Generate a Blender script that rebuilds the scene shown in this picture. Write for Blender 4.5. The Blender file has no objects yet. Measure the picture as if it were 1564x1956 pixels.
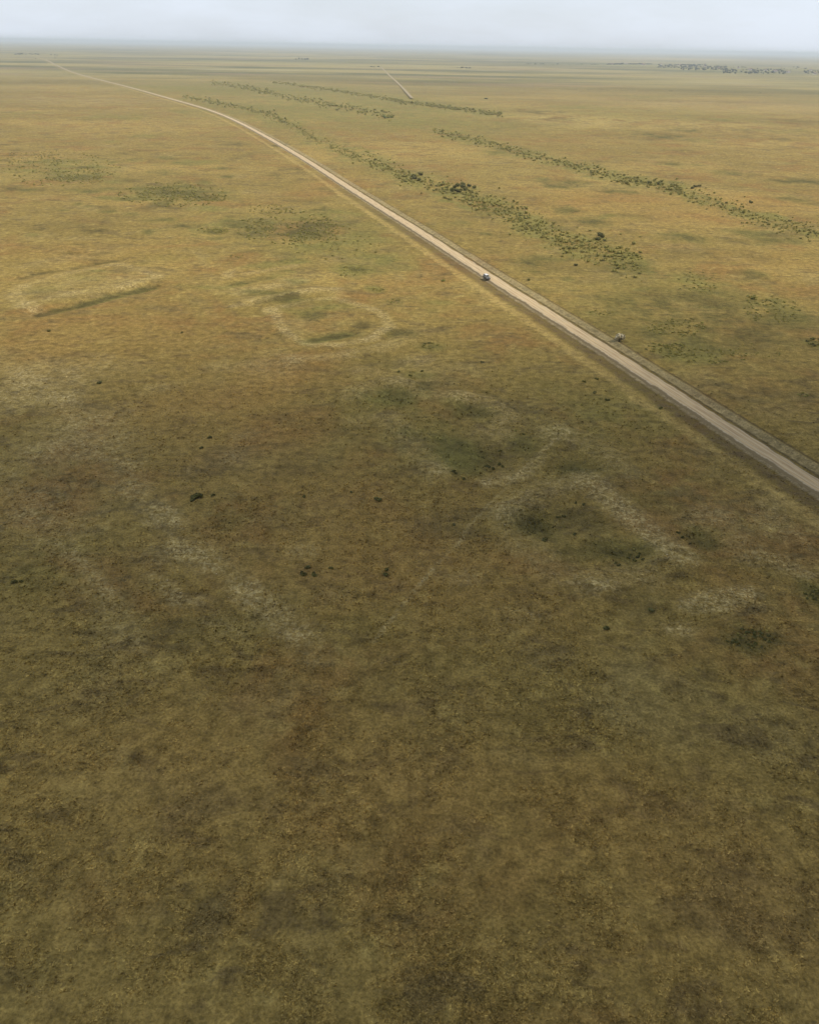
import bpy, bmesh, math, random
import numpy as np
from mathutils import Vector, Matrix
random.seed(7)
rng = np.random.default_rng(11)
sc = bpy.context.scene
COL = sc.collection
R = math.radians

# ------------------------------------------------------------------ camera
H = 90.0
F = 1500.0
PITCH, ROLL = R(30.70), R(1.03)
cam_d = bpy.data.cameras.new('camera')
cam = bpy.data.objects.new('camera', cam_d); COL.objects.link(cam)
cam_d.sensor_fit = 'HORIZONTAL'; cam_d.sensor_width = 36.0; cam_d.lens = 36.0 * F / 1564.0
cam_d.clip_start = 1.0; cam_d.clip_end = 400000.0
CR = Matrix.Rotation(math.pi/2 - PITCH, 3, 'X') @ Matrix.Rotation(ROLL, 3, 'Z')
cam.location = (0, 0, H)
cam.rotation_euler = CR.to_euler()
sc.camera = cam
# ------------------------------------------------------------------ sun, sky, exposure
SUN_AZ, SUN_EL = R(88.0), R(54.0)          # azimuth from +Y towards +X (to the right of the view), hazy high sun
SUN_DIR = Vector((math.sin(SUN_AZ)*math.cos(SUN_EL), math.cos(SUN_AZ)*math.cos(SUN_EL), math.sin(SUN_EL)))
sd = bpy.data.lights.new('sun', 'SUN'); sun = bpy.data.objects.new('sun', sd); COL.objects.link(sun)
sd.energy = 3.2; sd.angle = R(9); sd.color = (1.0, 0.92, 0.80)
sun.rotation_euler = SUN_DIR.to_track_quat('Z', 'Y').to_euler(); sun.location = (0, 0, 300)
W = bpy.data.worlds.new('World'); sc.world = W; W.use_nodes = True
wn, wl = W.node_tree.nodes, W.node_tree.links
wn.clear()
wo = wn.new('ShaderNodeOutputWorld'); bg = wn.new('ShaderNodeBackground')
sky = wn.new('ShaderNodeTexSky'); sky.sky_type = 'NISHITA'; sky.sun_disc = False
sky.sun_elevation = SUN_EL; sky.sun_rotation = SUN_AZ
sky.altitude = 300; sky.air_density = 1.0; sky.dust_density = 1.6; sky.ozone_density = 1.0
# thin high veil of cloud, built on the sky direction
tc = wn.new('ShaderNodeTexCoord'); mp = wn.new('ShaderNodeMapping'); mp.inputs['Scale'].default_value = (2.2, 2.2, 9.0)
nz = wn.new('ShaderNodeTexNoise'); nz.inputs['Scale'].default_value = 1.6; nz.inputs['Detail'].default_value = 6; nz.inputs['Roughness'].default_value = .55
cr = wn.new('ShaderNodeMapRange'); cr.inputs['From Min'].default_value = .35; cr.inputs['From Max'].default_value = .65
cr.inputs['To Min'].default_value = .60; cr.inputs['To Max'].default_value = .85
mx = wn.new('ShaderNodeMix'); mx.data_type = 'RGBA'
VEIL = (7.6, 8.3, 9.4, 1)
mx.inputs[7].default_value = VEIL
wl.new(tc.outputs['Generated'], mp.inputs['Vector']); wl.new(mp.outputs[0], nz.inputs['Vector'])
wl.new(nz.outputs['Fac'], cr.inputs['Value']); wl.new(cr.outputs[0], mx.inputs[0])
wl.new(sky.outputs[0], mx.inputs[6]); wl.new(mx.outputs[2], bg.inputs['Color'])
bg.inputs['Strength'].default_value = 0.10
wl.new(bg.outputs[0], wo.inputs['Surface'])
sc.view_settings.view_transform = 'Standard'; sc.view_settings.look = 'None'
sc.view_settings.gamma = 1.0; sc.view_settings.exposure = 0.2
sc.cycles.volume_bounces = 1

# ------------------------------------------------------------------ geometry of the view on the plain
def Gd(u, v):
    d = CR @ Vector(((u-782.0)/F, -(v-978.0)/F, -1.0))
    t = H / max(-d.z, 1e-6)
    return d.x*t, d.y*t
def G(u, v):
    return np.array(Gd(u, v))
def mpp(u, v):
    a = G(u, v); b = G(u+1, v); c = G(u, v+1)
    return float(np.hypot(*(b-a))), float(np.hypot(*(c-a)))

# value noise -------------------------------------------------------
_tab = rng.random((256, 256))
def vnoise(x, y):
    xi = np.floor(x).astype(np.int64); yi = np.floor(y).astype(np.int64)
    fx = x-xi; fy = y-yi; fx = fx*fx*(3-2*fx); fy = fy*fy*(3-2*fy)
    a = _tab[xi & 255, yi & 255]; b = _tab[(xi+1) & 255, yi & 255]
    c = _tab[xi & 255, (yi+1) & 255]; d = _tab[(xi+1) & 255, (yi+1) & 255]
    return (a*(1-fx)+b*fx)*(1-fy) + (c*(1-fx)+d*fx)*fy
def fbm(x, y, s, o=4, seed=0):
    r = 0; a = .5; x = x/s + seed*17.3; y = y/s + seed*9.1; t = 0
    for k in range(o):
        r = r + a*vnoise(x, y); t += a; a *= .55; x = x*2.03+5.1; y = y*2.03+1.7
    return r/t
def sstep(a, b, x):
    t = np.clip((x-a)/(b-a), 0, 1); return t*t*(3-2*t)

# road centreline ---------------------------------------------------
ROADPX = [(20,92.6),(60,99.5),(93,111),(104,126),(126,137),(179.5,148),(199.5,154.7),(233,162),(266,170.7),(299,180.5),(332,190.2),(366,199.3),
          (397,207.5),(429,219.2),(460,234),(492,251),(524,269.5),(556,287.7),(588,307),(620,328),(652,349),(684,369.5),
          (716,389.5),(747.6,410),(779.5,429),(804,443),(868,485.5),(931,528.5),(1064,610),(1192,688),(1320,775),(1448,859),(1564,931),(1700,1015)]
def catmull(P, n=12):
    P = [np.array(p, float) for p in P]; out = []
    for i in range(len(P)-1):
        p0 = P[max(i-1,0)]; p1 = P[i]; p2 = P[i+1]; p3 = P[min(i+2,len(P)-1)]
        for k in range(n):
            t = k/n
            out.append(.5*((2*p1)+(-p0+p2)*t+(2*p0-5*p1+4*p2-p3)*t*t+(-p0+3*p1-3*p2+p3)*t**3))
    out.append(P[-1]); return np.array(out)
rp = np.array([G(*p) for p in ROADPX])
# smooth the hand-read points a little, then extend towards and past the viewer
for _ in range(2):
    rp[1:-1] = .25*rp[:-2] + .5*rp[1:-1] + .25*rp[2:]
d_end = rp[-1]-rp[-6]; d_end /= np.hypot(*d_end)
rp = np.vstack([rp, rp[-1]+d_end*120, rp[-1]+d_end*500])
ROAD = catmull(rp[::-1], 10)[::-1]
def polydist(px, py, P, signed=False):
    best = np.full(px.shape, 1e12); sg = np.zeros(px.shape); 
    for i in range(len(P)-1):
        ax, ay = P[i]; bx, by = P[i+1]; dx, dy = bx-ax, by-ay; L2 = dx*dx+dy*dy+1e-9
        t = np.clip(((px-ax)*dx+(py-ay)*dy)/L2, 0, 1)
        ex = px-(ax+t*dx); ey = py-(ay+t*dy); d = ex*ex+ey*ey
        m = d < best
        best = np.where(m, d, best)
        if signed: sg = np.where(m, np.sign(dx*ey-dy*ex), sg)
    d = np.sqrt(best)
    return (d*sg) if signed else d

# ------------------------------------------------------------------ features of the plain (albedo and relief), all in metres
GREEN, PALE, DARK, ORANGE, ZED = 0, 1, 2, 3, 4
FE = []   # ('e', ch, amount, cx, cy, rx, ry, rot) or ('l', ch, amount, P, w, soft)
def ell(ch, amt, u, v, hw, hh, rot=0.0):
    mx_, my_ = mpp(u, v); c = G(u, v); FE.append(('e', ch, amt, c[0], c[1], hw*mx_, hh*my_, R(rot)))
def lin(ch, amt, pts, w, soft=1.0):
    FE.append(('l', ch, amt, np.array([G(*p) for p in pts]), w, soft))
# left enclosure
lin(PALE, .5, [(50,584),(110,566),(180,556),(240,545),(295,530)],2.1,2.016)
lin(PALE, .4, [(295,530),(262,512),(222,503),(160,514),(100,528),(45,546)],1.47,1.68)
lin(PALE, .4, [(45,546),(30,566),(60,588)],2.1,2.016); ell(PALE,.35,160,545,120,30)
ell(PALE,.6,70,592,25,8); ell(GREEN,.5,170,525,55,12); ell(GREEN,.4,85,550,40,12)
lin(DARK, 1.0, [(75,597),(110,588),(150,580),(215,562),(290,546)],1.2,1.408); lin(GREEN, 1.0, [(110,588),(150,580),(215,563),(290,546)],1.76,1.6)
lin(ZED, -1.2, [(75,597),(150,580),(215,562),(290,546)], 2.5, 3); lin(ZED, .5, [(60,584),(150,566),(230,549),(295,532)], 4, 4)
lin(DARK, .8, [(35,531),(80,519),(115,514)],0.96,1.28); lin(DARK, .8, [(140,510),(185,501),(220,497)],1.12,1.408); lin(ZED,-.6,[(35,531),(115,514),(220,497)],2,3)
# second enclosure
ell(PALE,.9,437,523,12,9); lin(PALE,.5,[(447,552),(520,543),(560,530)],1.26,1.344); lin(PALE,.5,[(470,522),(520,514),(560,507)],1.26,1.344)
lin(DARK,.8,[(446,541),(475,535),(508,528)],1.44,1.6); lin(GREEN,.9,[(450,541),(500,529),(545,520)],2.4,2.56); lin(GREEN,.9,[(480,510),(520,503),(570,497)],3.2,3.2)
lin(ZED,-.8,[(446,541),(508,528)],2.5,3)
ell(GREEN,.8,565,537,32,9); ell(DARK,.4,565,539,22,5)
# third enclosure (oval)
lin(PALE,.95,[(522,592),(538,628),(560,645),(600,660),(650,662),(710,648),(745,625)],1.092,1.344)
lin(PALE,.75,[(745,625),(730,598),(690,583),(640,570),(590,572),(540,585)],0.924,1.344)
ell(PALE,.7,515,597,18,14); ell(GREEN,.8,640,582,42,13); ell(GREEN,.5,560,595,40,14); ell(DARK,.75,692,622,24,10); lin(PALE,.7,[(455,560),(520,548),(580,535)],1.2,2.2); lin(PALE,.6,[(450,585),(520,572),(590,558),(640,552)],1.2,2.2); lin(DARK,.6,[(500,577),(560,566)],1.2,2)
lin(GREEN,.9,[(585,652),(620,648),(655,636)],2.08,1.92); lin(DARK,.7,[(600,650),(655,637)],1.2,1.408); lin(ZED,-.7,[(585,652),(655,636)],2.5,3)
lin(ZED,.6,[(522,592),(560,645),(650,662),(745,625)],2.5,3)
ell(GREEN,1,672,518,38,14); ell(DARK,.5,680,514,22,6); ell(GREEN,.9,718,552,24,8); ell(GREEN,.8,756,576,20,8); ell(GREEN,.7,740,500,70,22)
ell(DARK,.5,820,661,24,8); ell(GREEN,.9,820,661,34,12); ell(PALE,.45,790,690,40,14); ell(GREEN,.6,795,716,45,8)
ell(GREEN,.5,600,430,230,50); ell(GREEN,.45,640,470,130,36); ell(DARK,.4,540,440,110,22); ell(GREEN,.8,620,410,60,10)
ell(GREEN,.95,335,370,110,15); ell(DARK,.35,335,371,90,10); ell(DARK,.35,600,432,70,18); ell(DARK,.3,120,335,80,8); ell(GREEN,.6,110,322,120,26); ell(GREEN,.6,310,365,60,8); ell(GREEN,.5,90,318,110,14); ell(GREEN,.6,150,335,60,9); ell(DARK,.35,340,432,22,5); ell(DARK,.35,310,395,60,5)
ell(GREEN,.6,405,440,40,6); ell(DARK,.3,140,430,90,18)
# fourth enclosure
ell(PALE,.55,945,826,44,22); ell(PALE,.7,832,902,32,17); ell(PALE,.8,950,922,34,12); lin(PALE,.7,[(930,925),(975,920),(1010,900),(1032,875)],0.8,1.6)
lin(PALE,.9,[(985,915),(1005,893),(1032,868),(1075,828)],.3,.4); ell(PALE,.7,1062,826,40,20); ell(GREEN,.75,880,878,60,36); ell(GREEN,.6,800,820,60,40); ell(DARK,.4,940,870,55,30)
ell(GREEN,.5,830,770,70,26); ell(GREEN,.4,730,760,60,24); lin(ZED,.5,[(830,902),(900,935),(970,922),(1040,860),(1065,825)],2,3)
lin(DARK,.5,[(890,735),(940,755),(990,788)],0.4,0.64)
lin(PALE,.75,[(968,935),(930,965),(895,1005),(870,1045),(835,1078),(790,1130),(715,1225)],.15,.35)
# pale strip with hollows
lin(PALE,.9,[(1125,925),(1165,960),(1200,995),(1250,1030),(1300,1070)],0.96,2.432); lin(PALE,.6,[(1125,915),(1200,975),(1240,1020)],1.2,2.56)
ell(DARK,.7,1110,990,60,32); ell(DARK,.75,1022,1012,50,32); ell(GREEN,.6,1022,1012,60,40); ell(DARK,.6,1212,1062,42,26); ell(GREEN,.7,1212,1058,50,32); ell(DARK,.6,1345,1032,34,20); ell(GREEN,.6,1340,1025,44,26)
ell(DARK,.35,1070,1080,60,30); ell(GREEN,.4,1280,960,90,30); lin(ZED,.7,[(1125,925),(1200,990),(1300,1070)],2.5,4)
for a in [(1110,990,50,28),(1022,1012,45,28),(1212,1060,40,24),(1345,1032,34,20)]: ell(ZED,-.6,*a)
ell(PALE,.5,1510,1080,45,22); lin(PALE,.75,[(1455,1065),(1490,1075),(1535,1098)],0.8,1.28); lin(PALE,.7,[(1380,1150),(1310,1160),(1350,1135),(1440,1130)],0.8,1.408)
ell(PALE,.75,1300,1200,40,16); ell(PALE,.4,1390,1150,90,26); ell(PALE,.4,1480,1000,60,36); ell(PALE,.45,1340,990,60,24); ell(PALE,.6,1534,1035,12,22); ell(DARK,.6,1430,1215,55,28); ell(GREEN,.9,1430,1215,60,30); ell(GREEN,.8,1550,1130,26,28); ell(DARK,.5,1550,1130,20,22)
ell(DARK,.5,1243,1166,12,9); ell(DARK,.45,1230,1155,50,34)
# pale weathered ground, left
ell(PALE,.6,60,745,110,45); ell(PALE,.5,150,830,110,60); ell(PALE,.6,310,985,30,22); ell(PALE,.35,100,980,110,60); ell(PALE,.3,360,1060,100,40)
lin(PALE,.6,[(135,1055),(170,1090),(210,1135)],0.56,1.024); lin(PALE,.5,[(290,1100),(345,1150),(380,1150)],0.8,1.28); lin(PALE,.6,[(470,1130),(520,1175),(570,1215)],1.12,1.92); lin(PALE,.45,[(330,1045),(380,1070),(410,1085)],0.8,1.6); ell(PALE,.35,150,700,130,30); ell(PALE,.35,520,690,60,30); ell(PALE,.35,445,870,40,30); ell(PALE,.4,580,1050,40,20)
ell(ORANGE,.6,200,650,260,60); ell(ORANGE,.6,760,1120,420,120); ell(ORANGE,.55,500,1450,500,220); ell(ORANGE,.5,1250,1650,420,260); ell(ORANGE,.55,360,800,200,100); ell(ORANGE,.5,620,880,200,110); ell(ORANGE,.5,520,720,170,60); ell(ORANGE,.35,160,480,180,24); ell(ORANGE,.4,700,1000,200,90)
ell(GREEN,.35,720,830,190,90); ell(GREEN,.3,560,1180,260,70); ell(GREEN,.45,1150,820,150,60); ell(GREEN,.35,100,1080,120,60); ell(GREEN,.3,470,980,90,40)
ell(ORANGE,.5,930,930,110,50); ell(ORANGE,.4,1330,1110,120,36); ell(ORANGE,.45,1230,850,90,60)
# right of the road
ell(GREEN,1,1290,628,62,20); ell(GREEN,.9,1320,672,100,22); ell(GREEN,1,1150,597,26,7); ell(GREEN,.9,1475,590,60,30); ell(GREEN,.9,1556,655,22,12); ell(GREEN,.6,1330,540,50,24); ell(GREEN,.45,1300,620,230,70)
ell(DARK,.4,1350,600,200,60); ell(DARK,.4,1310,485,60,14); ell(DARK,.5,1545,345,60,9); ell(DARK,.35,1260,260,60,10); ell(ORANGE,.5,1200,400,200,26); ell(ORANGE,.5,1100,365,100,14); ell(DARK,.35,1090,350,60,7); ell(DARK,.25,1400,250,160,12)  # first wide DARK ellipse paints a cloud-shade band into the colour
ell(DARK,.4,1160,515,90,22); ell(DARK,.3,1020,510,50,22); ell(ORANGE,.6,1430,385,170,20); ell(ORANGE,.4,1450,500,140,26); ell(GREEN,.35,1180,740,200,60)
ell(ORANGE,.35,640,290,60,12); ell(GREEN,.5,620,215,330,22); ell(GREEN,.6,430,168,160,10); ell(DARK,.3,560,440,40,10); ell(ORANGE,.5,620,350,60,20)
for a in [(GREEN,.7,1340,127,170,5),(GREEN,.5,1450,137,110,5),(DARK,.3,860,158,150,4),(DARK,.45,1130,171,120,1.6),(PALE,.55,1300,113,170,3),(PALE,.4,1420,205,260,12),(DARK,.3,110,155,170,5),
          (DARK,.3,620,150,130,4),(PALE,.45,370,122,90,1.5),(PALE,.35,960,150,80,2),(GREEN,.5,560,118,300,4),(DARK,.3,1330,193,150,1.2),(GREEN,.5,1250,185,60,5),(GREEN,.5,60,104,60,3),(DARK,.35,260,140,60,3),(PALE,.3,180,192,240,6),(DARK,.25,120,205,140,3)]: ell(*a)
ell(GREEN,.75,700,200,260,26); ell(GREEN,.55,900,240,240,16); ell(GREEN,.75,520,172,260,12); ell(GREEN,.5,330,160,200,8); ell(GREEN,.5,1250,215,260,14); ell(PALE,.3,1100,236,80,6); ell(PALE,.45,1178,648,12,14); ell(GREEN,.35,1250,560,300,60); ell(DARK,.3,1330,610,260,70)
for a in [(86,308,28,3),(153,320,24,2.5),(147,340,40,5),(26,356,20,2),(51,362,10,2),(134,362,14,2),(170,364,20,3),(205,359,18,2),(224,309.5,10,2),(256,304,12,2),(313,301.5,30,2),(300,329,28,4),(377,345.7,26,3),(422,320,10,2),(435,337,9,2),(320,362,40,9),(377,375,36,5),(425,378,20,2.5),(307,388,20,4),(246,380,30,3),(174,394,10,2),(150,389,10,2),(246,409,15,2.5),(304,420,32,3.5),(336,432,28,5),(285,442,14,4),(403,441,28,3.5),(361,449.6,14,2),(409,455,12,2.5),(448,425,26,5),(496,433,26,8),(272,500,14,3),(208,404,20,2),(121,401,16,1.5),(1263,260,25,4),(1308,248,25,2),(1527,346,40,4),(1296,313.6,30,2),(1397,328,30,3),(1308,453,40,6),(1189,367,25,4),(1130,420,30,6),(1426,444,50,5),(1486,459,60,6),(1322,453,20,5),(1441,524,28,6),(1204,444,10,3),(1521,382,30,5),(1109,352,25,3),(1079,353,35,5),(1085,401,28,5),(1136,423,30,5),(877,425,20,4),(925,447,10,2),(1047,492,40,6),(1002,503,25,6),(1085,530,14,3)]: ell(DARK,.45,*a[:2],a[2]*1.2,a[3]*1.2); ell(GREEN,.75,*a[:2],a[2]*1.3,a[3]*1.6)
_r = random.Random(5)
for _ in range(95): ell(DARK, _r.uniform(.25,.6), *(lambda u, v, w: (u, v, w, w*_r.uniform(.10,.18)))(_r.uniform(0,640), 270+_r.random()**1.2*230, _r.uniform(7,32)))
for _ in range(90): ell(DARK, _r.uniform(.2,.5), *(lambda u, v, w: (u, v, w, w*_r.uniform(.08,.16)))(_r.uniform(880,1564), _r.uniform(205,560), _r.uniform(10,44)))
for _ in range(60): ell(GREEN, _r.uniform(.4,.8), *(lambda u, v, w: (u, v, w, w*_r.uniform(.10,.2)))(_r.uniform(0,1564), _r.uniform(200,620), _r.uniform(12,50)))
# more of the chain of enclosures: hollows with darker grass between pale worn banks
for a in [(505,560,60,8),(560,575,40,7),(600,600,30,9),(650,640,36,7),(770,640,30,10),(735,690,50,13),(830,735,50,15),(760,760,40,14),(900,790,46,15),(860,850,40,20),(800,850,30,18),(1000,850,34,22),(1110,895,50,16),(1150,1050,40,20),(1080,1060,36,22),(1290,1100,40,18)]: ell(DARK,.55,*a); ell(GREEN,.5,a[0],a[1],a[2]*1.2,a[3]*1.2)
for P_ in [[(470,575),(530,566),(600,556),(640,560)],[(560,690),(640,684),(720,668),(770,652)],[(690,712),(740,722),(800,755),(880,762)],[(880,762),(935,770),(965,800)],[(745,800),(790,850),(832,902)],[(770,735),(700,742),(672,760)],[(1125,915),(1060,935),(1000,960),(975,985)],[(975,985),(1000,1040),(1060,1090),(1130,1120)],[(1300,1070),(1240,1100),(1150,1120)],[(1080,828),(1150,862),(1190,905)],[(1365,985),(1400,1030),(1440,1065)]]: lin(PALE,.45,P_,1.4,3.4); lin(ZED,.7,P_,2,3)
for a in [(120,760,60,14),(200,800,50,16),(250,880,40,16),(60,860,50,20),(90,940,40,20),(180,1010,40,14),(420,700,40,12),(300,740,30,9),(480,830,36,14),(350,900,30,12),(500,1000,40,16),(640,1140,40,18),(430,1200,60,26),(880,1100,60,20),(1000,1180,60,24),(1480,960,50,24)]: ell(PALE,.32,*a)
lin(PALE,.8,[(300,965),(325,980),(335,1000)],.5,.7); lin(PALE,.36,[(0,900),(60,980),(110,1030),(150,1075),(205,1140),(250,1220)],.8,3.0); lin(PALE,.38,[(250,930),(310,985),(380,1065),(450,1110),(520,1170),(600,1240)],.9,3.2); lin(PALE,.36,[(0,700),(90,745),(170,820),(250,930)],1.2,4.0)
# shelter belts show a green ground under them
BELTS = [ # name-key, points, half width in px at each end
 ('a', [(350,184),(400,192),(460,204),(510,216),(545,232)], (4,8)),
 ('a', [(545,232),(600,262),(660,290),(720,312),(770,332)], (8,16)),
 ('a', [(765,338),(820,352),(870,366),(905,378)], (15,20)),
 ('a', [(900,382),(960,400),(1010,428),(1080,462),(1150,482),(1225,500)], (22,30)),
 ('b', [(400,156),(470,166),(520,178),(600,193),(680,207),(752,223)], (4,9)),
 ('c', [(520,156),(640,172),(720,185),(800,197),(880,208),(957,218)], (2.5,5)),
 ('d', [(830,250),(900,265),(1000,290),(1100,317),(1200,344),(1300,360)], (6,13)),
 ('d', [(1290,362),(1380,392),(1460,418),(1560,446)], (14,20)),
]
def bpos(b, t):
    P = b[1]; n = len(P)-1; i = min(int(t*n), n-1); f = t*n-i
    return P[i][0]*(1-f)+P[i+1][0]*f, P[i][1]*(1-f)+P[i+1][1]*f, b[2][0]*(1-t)+b[2][1]*t
for b in BELTS:
    for k in range(9):
        u, v, w = bpos(b, (k+.5)/9); u2 = bpos(b, min(1, (k+1.2)/9))[0]
        ell(GREEN, .8 if b[0] in 'ad' else .95, u, v, max(20, abs(u2-u)*1.3), w*1.25)

def sample(X, Y):
    """masks and relief of the plain at world points"""
    wx = X + (fbm(X, Y, 9, 4, 1)-.5)*11; wy = Y + (fbm(X, Y, 9, 4, 2)-.5)*12
    D = np.hypot(X, Y); far = np.clip(D/250., .35, 6)
    far2 = np.clip((D-250)/300., 0, 6); X2 = (fbm(X, Y, 34, 4, 3)-.5)*34*far2; Y2 = (fbm(X, Y, 34, 4, 4)-.5)*30*far2
    wx = X + (wx-X)*far; wy = Y + (wy-Y)*far; ex = wx + X2; ey = wy + Y2
    M = [np.zeros(X.shape) for _ in range(5)]
    for f in FE:
        if f[0] == 'e':
            _, ch, amt, cx, cy, rx, ry, rot = f
            sel = np.where((np.abs(X-cx) < 2.2*max(rx,ry)+30) & (np.abs(Y-cy) < 2.2*max(rx,ry)+30+.05*cy))[0]
            if not len(sel): continue
            kk = min(1, min(rx, ry)/45.); dx = wx[sel]*(1-kk)+ex[sel]*kk-cx; dy = wy[sel]*(1-kk)+ey[sel]*kk-cy
            if ry < 12: dx = X[sel]*.6+wx[sel]*.4-cx; dy = Y[sel]*.6+wy[sel]*.4-cy
            q = (dx/rx)**2 + (dy/ry)**2
            M[ch][sel] += amt*np.exp(-1.4*q**1.6)
        else:
            _, ch, amt, P, w, soft = f
            lo = P.min(0)-40-8*soft; hi = P.max(0)+40+8*soft
            sel = np.where((X > lo[0]) & (X < hi[0]) & (Y > lo[1]) & (Y < hi[1]))[0]
            if not len(sel): continue
            k = .18
            d = polydist(X[sel]+(wx[sel]-X[sel])*k*min(1, soft/2), Y[sel]+(wy[sel]-Y[sel])*k*min(1, soft/2), P)
            M[ch][sel] += amt*(1-sstep(w, w+soft*1.6, d))
    n1 = fbm(X, Y, 6, 3, 5); n2 = fbm(X, Y, 22, 3, 6)
    n3_ = sstep(.32, .62, fbm(X, Y, 14, 5, 7)*.6+n1*.4); M[0] = np.clip(np.minimum(M[0], .9)*(.3+.9*n3_), 0, 1); M[2] = np.clip(M[2]*(.4+.95*n3_), 0, 1)
    M[1] = np.clip(np.minimum(M[1], 1)*(.1+1.5*n1), 0, 1)*(1-.9*M[2])*(1-.5*M[0]); M[3] = np.clip(M[3]*(.3+1.4*n2), 0, 1)
    return M
def relief(X, Y, M, rd):
    D = np.hypot(X, Y)
    z = (fbm(X, Y, 30, 3, 8)-.5)*.7 + (fbm(X, Y, 5, 2, 9)-.5)*.22 + M[4]*.9
    z = z*(1-.0) + (fbm(X, Y, 1500, 3, 10)-.5)*np.clip((D-600)/3000, 0, 1)*8
    a = np.abs(rd)
    base = sstep(3.2, 9, a)
    side = -.35*np.exp(-((rd+5.2)/1.1)**2) - .45*np.exp(-((rd-6.0)/.9)**2) - .4*np.exp(-((rd-10.5)/1.0)**2) + .25*np.exp(-((rd-8.2)/1.0)**2)
    z = z*base + side*(1-np.clip((D-900)/600, 0, 1)) + .0
    z = np.where(a < 3.6, -.12, z)
    return z

# ------------------------------------------------------------------ materials
def mat(name):
    m = bpy.data.materials.new(name); m.use_nodes = True; nt = m.node_tree; nt.nodes.clear()
    o = nt.nodes.new('ShaderNodeOutputMaterial'); b = nt.nodes.new('ShaderNodeBsdfPrincipled')
    nt.links.new(b.outputs[0], o.inputs['Surface'])
    b.inputs['Roughness'].default_value = .9; b.inputs['Specular IOR Level'].default_value = .15
    return m, nt, b
class NB:
    def __init__(s, nt): s.nt = nt; s.n = nt.nodes; s.l = nt.links
    def noise(s, vec, scale, det=3, rough=.55, dist=0):
        n = s.n.new('ShaderNodeTexNoise'); n.inputs['Scale'].default_value = scale; n.inputs['Detail'].default_value = det
        n.inputs['Roughness'].default_value = rough; n.inputs['Distortion'].default_value = dist; s.l.new(vec, n.inputs['Vector']); return n.outputs['Fac']
    def rng(s, v, a, b, c=0., d=1., sm=True):
        n = s.n.new('ShaderNodeMapRange'); n.interpolation_type = 'SMOOTHSTEP' if sm else 'LINEAR'
        for k, x in zip(('From Min','From Max','To Min','To Max'), (a,b,c,d)): n.inputs[k].default_value = x
        s.l.new(v, n.inputs['Value']); return n.outputs[0]
    def math(s, op, a, b=None):
        n = s.n.new('ShaderNodeMath'); n.operation = op
        for k, x in enumerate((a, b)):
            if x is None: continue
            if isinstance(x, (int, float)): n.inputs[k].default_value = x
            else: s.l.new(x, n.inputs[k])
        return n.outputs[0]
    def mix(s, f, a, b, mode='MIX'):
        n = s.n.new('ShaderNodeMix'); n.data_type = 'RGBA'; n.blend_type = mode
        for k, x in ((0, f), (6, a), (7, b)):
            if isinstance(x, (int, float)): n.inputs[k].default_value = x
            elif isinstance(x, tuple): n.inputs[k].default_value = x if len(x) == 4 else (*x, 1)
            else: s.l.new(x, n.inputs[k])
        return n.outputs[2]
    def attr(s, name):
        n = s.n.new('ShaderNodeAttribute'); n.attribute_name = name; return n
    def pos(s, scale=(1,1,1)):
        g = s.n.new('ShaderNodeNewGeometry'); m = s.n.new('ShaderNodeMapping'); m.inputs['Scale'].default_value = scale
        s.l.new(g.outputs['Position'], m.inputs['Vector']); return m.outputs[0]

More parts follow.
